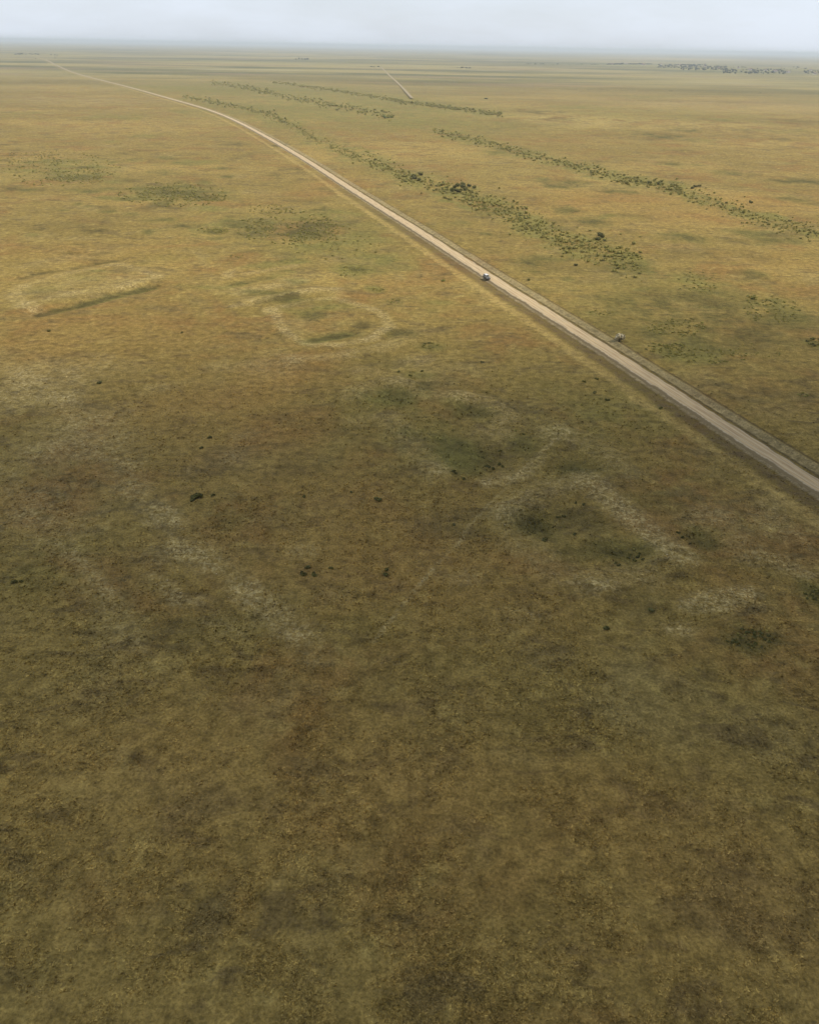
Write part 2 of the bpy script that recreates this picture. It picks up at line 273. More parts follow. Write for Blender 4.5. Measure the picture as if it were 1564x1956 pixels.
OCHRE=(.302,.214,.064); STRAW=(.375,.288,.092); OLIVE=(.225,.164,.048); BROWN=(.232,.138,.044); RUST=(.318,.192,.055)
GRN=(.135,.132,.036); PALEC=(.460,.360,.160); DARKC=(.072,.060,.022); GREYG=(.280,.215,.080)
def steppe_color(B, gain=1.0):
    P = B.pos((1,1,0)); PF = B.pos((.55,1,0))
    n_big = B.noise(PF, .0011, 4, .6); n_200 = B.noise(PF, .0065, 4, .6, .4); n_60 = B.noise(P, .021, 4, .6, .6)
    n_12 = B.noise(P, .085, 5, .62, .5); n_3 = B.noise(P, .42, 4, .65, .3); n_1 = B.noise(P, 2.1, 3, .7)
    c = B.mix(B.rng(n_200, .32, .60), OCHRE, OLIVE)
    c = B.mix(B.rng(n_big, .50, .66, 0, .75), c, STRAW)
    c = B.mix(B.rng(n_60, .48, .66, 0, .85), c, BROWN)
    c = B.mix(B.rng(B.noise(P, .034, 4, .6, .7), .52, .72, 0, .6), c, GREYG)
    c = B.mix(B.rng(n_12, .52, .70, 0, .80), c, (.172,.128,.042))
    c = B.mix(B.rng(B.noise(P, .13, 4, .6, .4), .54, .72, 0, .5), c, STRAW)
    c = B.mix(B.rng(B.noise(PF, .17, 4, .65, .8), .53, .64, 0, .80), c, (.155,.112,.042))
    c = B.mix(B.rng(B.noise(PF, .055, 5, .65, .8), .55, .66, 0, .70), c, (.150,.112,.044))
    # far away, broad bands of other grassland and fields
    m = B.attr('mask'); sp = B.n.new('ShaderNodeSeparateColor'); B.l.new(m.outputs['Color'], sp.inputs[0])
    far = B.attr('far').outputs['Fac']
    PFF = B.pos((.35,1,0))
    fb = B.noise(PFF, .0012, 5, .65, .2); fb2 = B.noise(PFF, .0031, 4, .6)
    cf = B.mix(B.rng(fb, .42, .60), (.27,.22,.085), (.115,.110,.046))
    cf = B.mix(B.rng(fb2, .52, .66, 0, .8), cf, (.22,.16,.085))
    cf = B.mix(B.rng(B.noise(PFF, .0019, 4, .6), .60, .70, 0, .6), cf, (.36,.31,.17))
    cf = B.mix(B.rng(B.noise(PFF, .0048, 4, .6), .56, .68, 0, .6), cf, (.07,.08,.035))
    c = B.mix(far, c, cf)
    c = B.mix(B.math('MULTIPLY', m.outputs['Alpha'], .58), c, RUST)
    c = B.mix(B.math('MULTIPLY', sp.outputs[0], .70), c, B.mix(n_12, GRN, (.19,.175,.048)))
    c = B.mix(B.math('MULTIPLY', sp.outputs[2], .72), c, DARKC)
    # pale soil is broken up by grass
    brk = B.rng(B.noise(P, .9, 5, .75, .4), .47, .58)
    pf = B.math('MULTIPLY', sp.outputs[1], B.math('ADD', B.math('MULTIPLY', brk, .80), .15))
    c = B.mix(pf, c, PALEC)
    # beside the road: dark heathy strip on the left, ditch lines and a pale wheel track on the right
    rd = B.attr('road_distance').outputs['Fac']
    wob = B.math('MULTIPLY', B.math('SUBTRACT', n_12, .5), 4.5); wob2 = B.math('MULTIPLY', B.math('SUBTRACT', n_3, .5), 1.8)
    rw = B.math('ADD', B.math('ADD', rd, wob), wob2)
    rw2 = B.math('ADD', rd, B.math('MULTIPLY', wob2, .8))
    def band(x, c0, hw, soft):
        a = B.math('ABSOLUTE', B.math('SUBTRACT', x, c0)); return B.rng(a, hw, hw+soft, 1., 0.)
    nearf = B.attr('near').outputs['Fac']
    brkd = B.rng(n_3, .34, .60, .15, 1.)
    lf = B.math('MULTIPLY', B.math('MULTIPLY', band(rw, -5.9, 1.9, 2.4), brkd), B.math('MULTIPLY', nearf, .68))
    c = B.mix(lf, c, (.082,.057,.036))
    c = B.mix(B.math('MULTIPLY', band(rw, -12.2, .9, 2.2), B.math('MULTIPLY', n_12, .9)), c, (.40,.29,.10))
    c = B.mix(B.math('MULTIPLY', band(rw2, 4.4, .35, .6), .8), c, (.10,.075,.035))
    c = B.mix(B.math('MULTIPLY', band(rw2, 6.6, 1.1, 1.2), .55), c, (.33,.27,.15))
    c = B.mix(B.math('MULTIPLY', band(rw2, 9.4, .45, .8), B.math('MULTIPLY', nearf, .75)), c, (.10,.072,.034))
    c = B.mix(B.math('MULTIPLY', band(rw2, -3.7, .4, .7), .6), c, (.30,.24,.14))
    # grass texture: tufts and bare spots at half a metre to a few metres
    g1 = B.rng(n_3, .30, .70, .62, 1.38, False); g2 = B.rng(n_1, .30, .70, .60, 1.40, False); g3 = B.rng(n_12, .3, .7, .86, 1.14, False)
    g = B.math('MULTIPLY', B.math('MULTIPLY', g1, g2), B.math('MULTIPLY', g3, gain))
    v = B.n.new('ShaderNodeVectorMath'); v.operation = 'SCALE'; B.l.new(c, v.inputs[0]); B.l.new(g, v.inputs['Scale'])
    return v.outputs[0], n_3, n_1
m_ground, nt, bs = mat('dry_steppe'); B = NB(nt)
c, n3, n1 = steppe_color(B); B.l.new(c, bs.inputs['Base Color'])
bp = nt.nodes.new('ShaderNodeBump'); bp.inputs['Strength'].default_value = .8; bp.inputs['Distance'].default_value = .35
B.l.new(B.math('ADD', n1, n3), bp.inputs['Height']); B.l.new(bp.outputs[0], bs.inputs['Normal'])
bs.inputs['Roughness'].default_value = 1.0; bs.inputs['Specular IOR Level'].default_value = .05
m_tuft, nt, bs = mat('dry_grass'); B = NB(nt)
c, _, _ = steppe_color(B, 1.3)
va = B.attr('tint').outputs['Fac']; v = nt.nodes.new('ShaderNodeVectorMath'); v.operation = 'SCALE'
B.l.new(c, v.inputs[0]); B.l.new(va, v.inputs['Scale']); B.l.new(v.outputs[0], bs.inputs['Base Color'])
bs.inputs['Roughness'].default_value = 1.0; bs.inputs['Specular IOR Level'].default_value = .05

def npmesh(name, verts, faces, nv=4):
    me = bpy.data.meshes.new(name); verts = np.asarray(verts, np.float32); faces = np.asarray(faces, np.int32)
    me.vertices.add(len(verts)); me.vertices.foreach_set('co', verts.ravel())
    k = faces.shape[1]; me.loops.add(faces.size); me.loops.foreach_set('vertex_index', faces.ravel())
    me.polygons.add(len(faces)); me.polygons.foreach_set('loop_start', np.arange(len(faces), dtype=np.int32)*k)
    me.update(calc_edges=True); me.validate(); return me
def link(name, me, m=None, parent=None):
    o = bpy.data.objects.new(name, me); COL.objects.link(o)
    if m: me.materials.append(m)
    if parent: o.parent = parent
    return o
def fattr(me, name, a):
    at = me.attributes.new(name, 'FLOAT', 'POINT'); at.data.foreach_set('value', np.asarray(a, np.float32))
def put_masks(me, X, Y, M, rd):
    n = len(X); colr = np.stack([M[0], M[1], M[2], M[3]], 1).astype(np.float32)
    at = me.attributes.new('mask', 'FLOAT_COLOR', 'POINT'); at.data.foreach_set('color', colr.ravel())
    fattr(me, 'road_distance', rd)
    D = np.hypot(X, Y)
    fattr(me, 'far', sstep(1300, 3200, D + (fbm(X, Y, 300, 3, 20)-.5)*900)); fattr(me, 'near', 1-sstep(330, 800, D))

# ------------------------------------------------------------------ ground: one sheet to the horizon
ring = [0, 12, 22, 30]
while ring[-1] < 130000: ring.append(ring[-1]*1.0052)
ring = np.array(ring)
az = list(np.arange(-38, 38.01, .14)); az += list(np.arange(39, 322, 2.0)); az = np.radians(np.array(az))
RR, AA = np.meshgrid(ring[1:], az, indexing='ij')
X = (RR*np.sin(AA)).ravel(); Y = (RR*np.cos(AA)).ravel()
rd = polydist(X, Y, ROAD, True)
# sign: positive = right-hand side of the road seen from the viewer
tx = G(1300, 600); s0 = polydist(np.array([tx[0]]), np.array([tx[1]]), ROAD, True)[0]; SG = np.sign(s0); rd = rd*SG
M = sample(X, Y); Z = relief(X, Y, M, rd)
nr, na = RR.shape
i = np.arange(nr-1)[:, None]*na; j = np.arange(na)[None, :]; j2 = (j+1) % na
faces = np.stack([(i+j), (i+j2), (i+na+j2), (i+na+j)], -1).reshape(-1, 4)[:, ::-1]
V = np.stack([X, Y, Z], 1)
# close the small disc under the viewer with one cap quad ring to a centre point ring (tiny radius)
V = np.vstack([V, np.stack([.5*np.sin(az), .5*np.cos(az), np.zeros(na)], 1)]); o0 = nr*na
jj = np.arange(na); jn = (jj+1) % na
cap = np.stack([o0+jj, o0+jn, jn, jj], 1)[:, ::-1]
faces = np.vstack([faces, cap])
me = npmesh('ground', V, faces)
pad = lambda a: np.concatenate([a, np.zeros(na)])
put_masks(me, pad(X), pad(Y), [pad(a) for a in M], np.concatenate([rd, np.full(na, 200.)]))
me.polygons.foreach_set('use_smooth', np.ones(len(me.polygons), bool))
ground = link('ground', me, m_ground); ground['kind'] = 'structure'
print('ground verts', len(V))

def zat(x, y):
    x = np.atleast_1d(np.asarray(x, float)); y = np.atleast_1d(np.asarray(y, float))
    r = polydist(x, y, ROAD, True)*SG
    return relief(x, y, sample(x, y), r)

# ------------------------------------------------------------------ road
m_road, nt, bs = mat('gravel_road'); B = NB(nt)
P = B.pos(); ac = B.attr('across').outputs['Fac']; al = B.attr('along').outputs['Fac']
cmb = nt.nodes.new('ShaderNodeCombineXYZ'); B.l.new(B.math('MULTIPLY', al, .035), cmb.inputs[0]); B.l.new(ac, cmb.inputs[1])
streak = B.noise(cmb.outputs[0], 2.6, 4, .65); blot = B.noise(P, .09, 4, .6); fine = B.noise(P, 3.2, 4, .7)
c = B.mix(B.rng(streak, .36, .62), (.350,.245,.130), (.600,.450,.245))
c = B.mix(B.rng(blot, .48, .68, 0, .55), c, (.47,.37,.21))
aa = B.math('ABSOLUTE', ac)
tr = B.math('ABSOLUTE', B.math('SUBTRACT', aa, .95)); c = B.mix(B.rng(tr, .1, .45, .5, 0.), c, (.60,.50,.34)); c = B.mix(B.rng(al, 0, 1, 0, 1) if False else B.attr('far_fade').outputs['Fac'], c, (.30,.245,.13))
c = B.mix(B.rng(aa, 1.9, 2.5, 0, .6), c, (.50,.43,.31))
edge = B.math('ADD', aa, B.math('MULTIPLY', B.math('SUBTRACT', B.noise(P, .8, 4, .7), .5), 1.2))
c = B.mix(B.rng(edge, 2.35, 2.75), c, (.20,.15,.075))
c = B.mix(B.rng(fine, .3, .7, .25, 0., False), c, (.25,.19,.12))
B.l.new(c, bs.inputs['Base Color'])
bp = nt.nodes.new('ShaderNodeBump'); bp.inputs['Strength'].default_value = .5; bp.inputs['Distance'].default_value = .12; B.l.new(B.math('ADD', fine, streak), bp.inputs['Height']); B.l.new(bp.outputs[0], bs.inputs['Normal'])
def strip(name, P, prof, m, kind='structure', z0=0.0, step=2.0):
    P = np.asarray(P); s = np.concatenate([[0], np.cumsum(np.hypot(*np.diff(P, axis=0).T))])
    # resample finely close to the viewer, coarsely far away
    ts = [0.]; 
    while ts[-1] < s[-1]:
        x = np.interp(ts[-1], s, P[:,0]); y = np.interp(ts[-1], s, P[:,1]); ts.append(ts[-1]+max(step, np.hypot(x, y)*.006))
    ts[-1] = s[-1]; ts = np.array(ts)
    C = np.stack([np.interp(ts, s, P[:,0]), np.interp(ts, s, P[:,1])], 1)
    T = np.gradient(C, axis=0); T /= np.hypot(T[:,0], T[:,1])[:,None]; N = np.stack([T[:,1], -T[:,0]], 1)
    vs, acs, als = [], [], []
    for (a, z) in prof:
        j = (fbm(C[:,0], C[:,1], 5, 4, 31 + (a > 0))-.5)*1.5 if abs(a) > 2 else 0
        q = C + N*(a + np.sign(a)*j)[:,None] if not np.isscalar(j) else C + N*a
        vs.append(np.column_stack([q, np.full(len(C), z+z0)])); acs.append(np.full(len(C), a)); als.append(ts)
    k = len(prof); V = np.stack(vs, 1).reshape(-1, 3); n = len(C)
    i = np.arange(n-1)[:,None]*k; j = np.arange(k-1)[None,:]
    Fc = np.stack([i+j, i+j+1, i+k+j+1, i+k+j], -1).reshape(-1, 4)
    me = npmesh(name, V, Fc)
    if me.polygons[0].normal.z < 0: me.flip_normals()
    fattr(me, 'far_fade', np.repeat(sstep(900, 3200, np.hypot(C[:,0], C[:,1]))*.85, k)); fattr(me, 'across', np.stack(acs, 1).ravel()); fattr(me, 'along', np.stack(als, 1).ravel())  # fade with distance, mixed into the road colour
    o = link(name, me, m); o['kind'] = kind; return o
RP = ROAD[::-1]
dd = np.hypot(RP[:,0], RP[:,1]); keep = np.argmax(dd[::-1] < 5200); RPc = RP[:len(RP)-keep]
strip('road', RPc, [(-3.6,-.22),(-2.9,.16),(-2.4,.34),(-1.3,.37),(-.95,.33),(-.5,.39),(0,.41),(.5,.39),(.95,.33),(1.3,.37),(2.4,.34),(2.9,.16),(3.6,-.22)], m_road)
# distant farm track on the right-hand plain
FT = [G(*p) for p in [(787,188),(778,178),(768,167),(757,156),(747,147),(738,138),(728,128)]]
m_track, nt, bs = mat('farm_track_soil'); B = NB(nt)
B.l.new(B.mix(B.noise(B.pos(), .02, 3), (.24,.19,.10), (.34,.27,.16)), bs.inputs['Base Color'])
strip('farm_track', catmull(FT, 6), [(-3.4,.1),(-2.2,.5),(2.2,.5),(3.4,.1)], m_track, z0=1.0, step=8)

# ------------------------------------------------------------------ leaf material and shrubs
def leafmat(name, a, b_, c_):
    m, nt, bs = mat(name); B = NB(nt)
    oi = nt.nodes.new('ShaderNodeObjectInfo')
    lt = B.rng(B.math('ADD', B.math('MULTIPLY', B.attr('leaf').outputs['Fac'], .5), B.noise(B.pos(), .35, 2)), .35, .95, 0, 1, False)
    c = B.mix(lt, a, b_); c = B.mix(B.rng(B.noise(B.pos(), .12, 3), .45, .7, 0, .6), c, c_)
    B.l.new(c, bs.inputs['Base Color']); bs.inputs['Roughness'].default_value = .75
    return m
m_leaf = leafmat('shrub_leaves', (.19,.175,.050), (.40,.355,.105), (.38,.30,.10))
m_leafd = leafmat('dark_shrub_leaves', (.065,.066,.020), (.170,.160,.048), (.16,.14,.045))
m_leafg = leafmat('fresh_shrub_leaves', (.13,.145,.040), (.27,.285,.080), (.22,.22,.065))
m_stem, nt, bs = mat('shrub_stems'); bs.inputs['Base Color'].default_value = (.09,.065,.04,1)
def shrub_arrays(seed, n=150, rad=1.0, h=1.2, leaf=.26, lobes=5):
    r = np.random.default_rng(seed)
    cs = np.column_stack([r.uniform(-.55,.55,lobes)*rad, r.uniform(-.55,.55,lobes)*rad, r.uniform(.25,.62,lobes)*h]); cr_ = r.uniform(.32,.58,lobes)*rad
    k = r.integers(0, lobes, n); d = r.normal(size=(n,3)); d /= np.linalg.norm(d, axis=1)[:,None]
    p = cs[k] + d*(cr_[k]*r.uniform(.55,1.08,n)**.6)[:,None]*np.array([1,1,h/rad*.62]); p[:,2] = np.abs(p[:,2])+.03
    p[:,2] = np.minimum(p[:,2], h*1.05)
    t = r.normal(size=(n,3)); t -= d*(t*d).sum(1)[:,None]*.7; t /= np.linalg.norm(t, axis=1)[:,None]
    b = np.cross(d, t); b /= np.linalg.norm(b, axis=1)[:,None]+1e-9
    s = leaf*r.uniform(.6,1.4,n)[:,None]
    V = np.stack([p-t*s-b*s*.5, p+t*s*.2-b*s*.8, p+t*s+b*s*.4, p-t*s*.3+b*s*.8], 1).reshape(-1,3)
    V[:,2] = np.maximum(V[:,2], .0)
    Fc = np.arange(4*n).reshape(-1,4); lf = np.repeat(r.random(n), 4)
    # solid inner mass so that it is not see-through: small lumps in each lobe
    vv, ff, ll = [V], [Fc], [lf]; off = len(V)
    for q in range(lobes):
        m_, n_ = 5, 7; th = np.linspace(.15, math.pi-.15, m_); ph = np.linspace(0, 2*math.pi, n_, endpoint=False)
        T_, Ph = np.meshgrid(th, ph, indexing='ij'); rr = cr_[q]*.72*r.uniform(.8,1.2,T_.shape)
        S = np.stack([cs[q,0]+rr*np.sin(T_)*np.cos(Ph), cs[q,1]+rr*np.sin(T_)*np.sin(Ph), np.maximum(cs[q,2]+rr*np.cos(T_)*h/rad*.6, .0)], -1).reshape(-1,3)
        a = np.arange(m_-1)[:,None]*n_; b2 = np.arange(n_)[None,:]; b3 = (b2+1) % n_
        ff.append((np.stack([a+b2, a+n_+b2, a+n_+b3, a+b3], -1).reshape(-1,4))+off); vv.append(S); ll.append(np.full(len(S), .12)); off += len(S)
    return np.vstack(vv), np.vstack(ff), np.concatenate(ll)
def stems_bm(seed, rad, h):
    r = random.Random(seed); bm = bmesh.new()
    for k in range(5):
        a = r.uniform(0, 6.28); e = Vector((math.cos(a)*rad*.4, math.sin(a)*rad*.4, h*.5)); s = Vector((math.cos(a)*.05, math.sin(a)*.05, -.1))
        d = e-s; q = d.to_track_quat('Z','Y').to_matrix().to_4x4()
        bmesh.ops.create_cone(bm, segments=5, radius1=.05, radius2=.02, depth=d.length, matrix=Matrix.Translation((s+e)/2) @ q)
    me = bpy.data.meshes.new('stems'); bm.to_mesh(me); bm.free(); me.materials.append(m_stem); return me
PROT = []   # (mesh, stems)
for k in range(6):
    V_, F_, L_ = shrub_arrays(100+k, 150 if k < 4 else 230, 1.0, (.75,1.0,.6,.9,1.5,1.7)[k], .22, 5+k % 3)
    PROT.append((V_, F_, L_, stems_bm(k, 1.0, (.75,1.0,.6,.9,1.5,1.7)[k])))
MATS = {'n': m_leaf, 'd': m_leafd, 'g': m_leafg}
PM = {}
def pmesh(k, mk):
    if (k, mk) not in PM:
        V_, F_, L_, _ = PROT[k]; me = npmesh('foliage', V_, F_); fattr(me, 'leaf', L_); me.materials.append(MATS[mk]); PM[(k, mk)] = me
    return PM[(k, mk)]
# candidate list: (u, v, radius m, kind, mat, labelkey)
SH = []
LAB = {
 'belt_a': ('green shrub in the broad straggling belt just right of the dirt road', 'shrubs in the belt right of the road'),
 'belt_a_dark': ('dark tall shrub in the dense clump of the belt above the car', 'tall shrubs of the dense clump above the car'),
 'belt_b': ('distant shrub in the narrow middle belt near the far bend of the road', 'shrubs in the middle distant belt'),
 'belt_c': ('distant dark green shrub in the straight belt below the far farm track', 'shrubs in the belt below the farm track'),
 'belt_d': ('green shrub in the long diagonal belt on the right-hand plain', 'shrubs in the diagonal belt on the right plain'),
 'patch_r1': ('low dark green bush in the oval green patch right of the road', 'bushes in the oval green patch'),
 'patch_r2': ('low dark bush in the scattered line below the oval green patch', 'bushes in the line below the oval patch'),
 'patch_r3': ('small bush in the loose group near the right edge of the plain', 'bushes near the right edge'),
 'patch_l1': ('tiny bush in the thicket on the far left plain', 'bushes of the far left thicket'),
 'patch_l2': ('small bush in the thicket on the left plain above the earthworks', 'bushes above the earthworks'),
 'hollow': ('small dark bush in the hollow of the earthwork with pale banks', 'bushes in the pale-banked earthwork'),
 'hollow2': ('small dark bush on the shaded hollows beside the long pale strip', 'bushes beside the long pale strip'),
 'roadside': ('small dark bush left of the road beside the heathy strip', 'lone bushes beside the heathy strip'),
 'green_patch': ('low bush on the bright green spot between the earthworks', 'bushes on the bright green spot'),
 'corner': ('dark low bush in the dense patch at the lower right', 'bushes of the lower right patch'),
}
def S(u, v, r, k, mk, lab): SH.append([u, v, r, k, mk, lab])
U = random.uniform
def belt(b, n, rmin, rmax, mk, lab, kinds=(0,1,3,4)):
    for _ in range(n):
        t = random.random(); g = .5+.5*math.sin(t*23+b[1][0][0])*math.sin(t*9.7+b[1][0][1])
        if random.random() > .35+.65*g: t = min(1, max(0, t+random.gauss(0, .03)))
        u, v, w = bpos(b, t)
        S(u+U(-4,4), v+random.gauss(0, .5)*w, (rmin+(rmax-rmin)*random.random()**1.8)*U(.8, 1.25), random.choice(kinds), mk if random.random() < .75 else 'n', lab)
belt(BELTS[0], 260, 1.0, 2.4, 'n', 'belt_a'); belt(BELTS[1], 560, .4, 1.2, 'n', 'belt_a'); belt(BELTS[2], 190, .7, 1.6, 'n', 'belt_a')
belt(BELTS[3], 950, .35, 1.2, 'n', 'belt_a'); belt(BELTS[4], 420, 1.3, 2.7, 'g', 'belt_b'); belt(BELTS[5], 620, 1.4, 2.5, 'g', 'belt_c')
belt(BELTS[6], 700, .5, 1.7, 'n', 'belt_d'); belt(BELTS[7], 420, .35, 1.1, 'n', 'belt_d')
for (u,v) in [(868,360),(876,355),(884,360),(890,364),(880,368),(872,368),(895,358),(862,366),(803,333),(793,343),(800,345),(788,338),(904,361),(885,354)]:
    S(u+U(-2,2), v+U(-2,2), U(1.6,2.3), random.choice((4,5)), 'd', 'belt_a_dark')
for (u,v) in [(1250,345),(1262,348),(1258,352),(1328,357),(1322,360),(1335,356),(1240,350),(1150,454),(1140,458),(1145,450),(1434,388)]:
    S(u, v, U(1.4,2.1), random.choice((1,3,4)), 'd', 'belt_d' if u > 1160 else 'belt_a')
def blob(n, u, v, hw, hh, rmin, rmax, mk, lab, kinds=(0,1,2,3)):
    for _ in range(n):
        a = U(0, 6.283); q = math.sqrt(random.random()); S(u+math.cos(a)*q*hw, v+math.sin(a)*q*hh, U(rmin, rmax), random.choice(kinds), mk, lab)
blob(105, 1292, 624, 58, 18, 0.22, 0.65, 'n', 'patch_r1'); blob(44, 1270, 664, 44, 9, 0.31, 0.72, 'n', 'patch_r2'); blob(78, 1350, 680, 85, 14, 0.25, 0.65, 'd', 'patch_r2')
blob(23, 1150, 597, 24, 6, 0.25, 0.58, 'g', 'patch_r2', (2,)); blob(85, 1476, 592, 55, 26, 0.28, 0.72, 'n', 'patch_r3'); blob(13, 1436, 570, 14, 6, 0.37, 0.86, 'd', 'patch_r3')
blob(47, 1330, 540, 40, 22, 0.31, 0.72, 'n', 'patch_r3'); blob(23, 1556, 655, 14, 10, 0.31, 0.79, 'd', 'patch_r3'); blob(13, 1534, 755, 14, 4, 0.25, 0.50, 'd', 'patch_r3')
blob(23, 1460, 670, 60, 20, 0.19, 0.43, 'd', 'patch_r3')
blob(119, 60, 308, 70, 20, 0.37, 0.94, 'n', 'patch_l1'); blob(102, 150, 335, 75, 14, 0.43, 1.01, 'n', 'patch_l1'); blob(153, 320, 370, 60, 16, 0.43, 1.01, 'n', 'patch_l1'); blob(85, 385, 377, 55, 7, 0.50, 1.01, 'n', 'patch_l1')
blob(102, 610, 432, 45, 18, 0.37, 0.86, 'n', 'patch_l2'); blob(57, 500, 437, 30, 9, 0.37, 0.79, 'n', 'patch_l2'); blob(51, 515, 400, 45, 9, 0.37, 0.79, 'n', 'patch_l2'); blob(51, 580, 452, 35, 9, 0.37, 0.79, 'n', 'patch_l2'); blob(34, 410, 440, 36, 5, 0.43, 0.86, 'n', 'patch_l2')
blob(37, 670, 519, 30, 11, 0.25, 0.65, 'g', 'green_patch', (0,2)); blob(13, 718, 553, 16, 4, 0.25, 0.58, 'n', 'green_patch', (2,)); blob(11, 752, 576, 12, 5, 0.25, 0.58, 'n', 'green_patch', (2,))
blob(11, 822, 661, 16, 6, 0.31, 0.65, 'd', 'green_patch', (0,2)); blob(10, 450, 488, 16, 4, 0.31, 0.58, 'n', 'patch_l2')
for (u,v) in [(864,822),(985,822),(1000,829),(955,861),(921,873),(937,881),(933,892),(941,896),(960,892),(866,905),(885,918),(929,891),(870,908),(953,887)]: S(u, v, U(.38,.62), 0, 'd', 'hollow')
for (u,v) in [(1066,986),(1077,983),(1100,960),(1115,964),(1078,1004),(1098,1020),(1295,1019),(1211,1047),(1205,1056),(1218,1060),(1227,1067),(1222,1055),(1213,1068),(1200,1062),(1181,1081),(1176,1076),(1302,1028),(1318,1038)]: S(u, v, U(.3,.5), 0, 'd', 'hollow2')
for (u,v) in [(1115,729),(1139,724),(1136,750),(1146.5,761.5),(1160,764),(1111,773),(1262,670+110)]: S(u, v, U(.45,.75), 0, 'd', 'roadside')
blob(37, 1430, 1218, 46, 20, 0.22, 0.43, 'd', 'corner'); blob(20, 1552, 1132, 14, 18, 0.22, 0.43, 'd', 'corner')
blob(170, 110, 322, 120, 34, .5, 1.1, 'n', 'patch_l1'); blob(150, 330, 372, 110, 24, .5, 1.1, 'n', 'patch_l1'); blob(150, 560, 436, 110, 34, .4, .95, 'n', 'patch_l2'); blob(60, 640, 470, 90, 26, .35, .8, 'n', 'patch_l2')
# lone bushes, each with its own words
LONE = [
 (376,951,1.15,'n','largest round dark bush alone on the brown plain at the left'),
 (366,957,.5,'d','small dark bush touching the lower left of the largest lone bush'),
 (407,947,.45,'d','small dark bush just right of the largest lone bush'),
 (190,733,.75,'d','single dark bush on the ochre plain below the left rectangular earthwork'),
 (402,836,.6,'d','upper of two single bushes in the middle of the left plain'),
 (384,856,.5,'d','lower of two single bushes in the middle of the left plain'),
 (93,634,.6,'d','faint lone bush just below the left rectangular earthwork'),
 (347,637,.5,'d','faint lone bush between the left and the oval earthworks'),
 (581,950,.4,'d','lone reddish-dark bush left of a pair in the centre plain'),
 (671,941,.38,'d','lone dark bush in the centre plain right of the reddish-dark one'),
 (722,956,.75,'n','flat olive tuft of bush on the centre plain'),
 (867,1003,.36,'d','lone tiny dark bush on the line of the faint pale footpath'),
 (586,1086,.52,'d','upper bush of the tight group of three in the foreground'),
 (580,1099,.62,'n','lower left bush of the tight group of three in the foreground'),
 (601,1100,.55,'n','lower right bush of the tight group of three in the foreground'),
 (632,1087,.42,'d','small bush right of the tight group of three in the foreground'),
 (738,1089,.42,'d','upper bush of the touching pair in the foreground'),
 (736,1098,.58,'n','lower bush of the touching pair in the foreground'),
 (27,1113,.5,'d','left one of two dark bushes by the left edge of the foreground'),
 (42,1111,.4,'d','right one of two dark bushes by the left edge of the foreground'),
 (1041,1032,.62,'d','dark oblong bush in the left hollow beside the long pale strip'),
 (1243,1167,.62,'d','lone dark bush below the long pale strip'),
 (1159,1202,.55,'d','lone dark bush at the bottom of the lit plain'),
 (921,693,.5,'d','tiny bush alone between the road and the oval earthwork'),
 (761,711,.55,'d','leftmost of three tiny bushes in a row below the oval earthwork'),
 (784,717.5,.5,'d','middle of three tiny bushes in a row below the oval earthwork'),
 (805,710,.45,'d','rightmost of three tiny bushes in a row below the oval earthwork'),
 (845,537,.9,'g','small bright green bush right of the green spot near the road'),
 (1010,535,.8,'d','lone bush right of the road just beyond the car'),
 (1100,507,.9,'d','lone bush below the end of the straggling belt'),
]
f_extra = [(40,1420,.9,'n','round bush in the dark foreground at the lower left'),(1250,1500,.7,'n','round bush in the dark foreground at the lower right'),(700,1700,.5,'n','small bush near the bottom of the foreground')]
# size on the picture decides which are individuals
for s in SH:
    p = G(s[0], s[1]); s.append(p); s.append(s[2]/np.hypot(p[0], p[1]))
SH.sort(key=lambda s: -s[7])
NI = 300-len(LONE)
def tagged(o, label, cat, group=None):
    o['label'] = label; o['category'] = cat
    if group: o['group'] = group
allp = np.array([s[6] for s in SH] + [G(l[0], l[1]) for l in LONE]); allz = zat(allp[:,0], allp[:,1])
def make_shrub(x, y, z, r, k, mk, label, group, parts):
    o = link('shrub', pmesh(k, mk)); o.location = (x, y, z-.04); o.rotation_euler = (0, 0, U(0, 6.28)); o.scale = (r*U(.9,1.15), r*U(.9,1.15), r*U(.85,1.15))
    tagged(o, label, 'shrub', group); return o
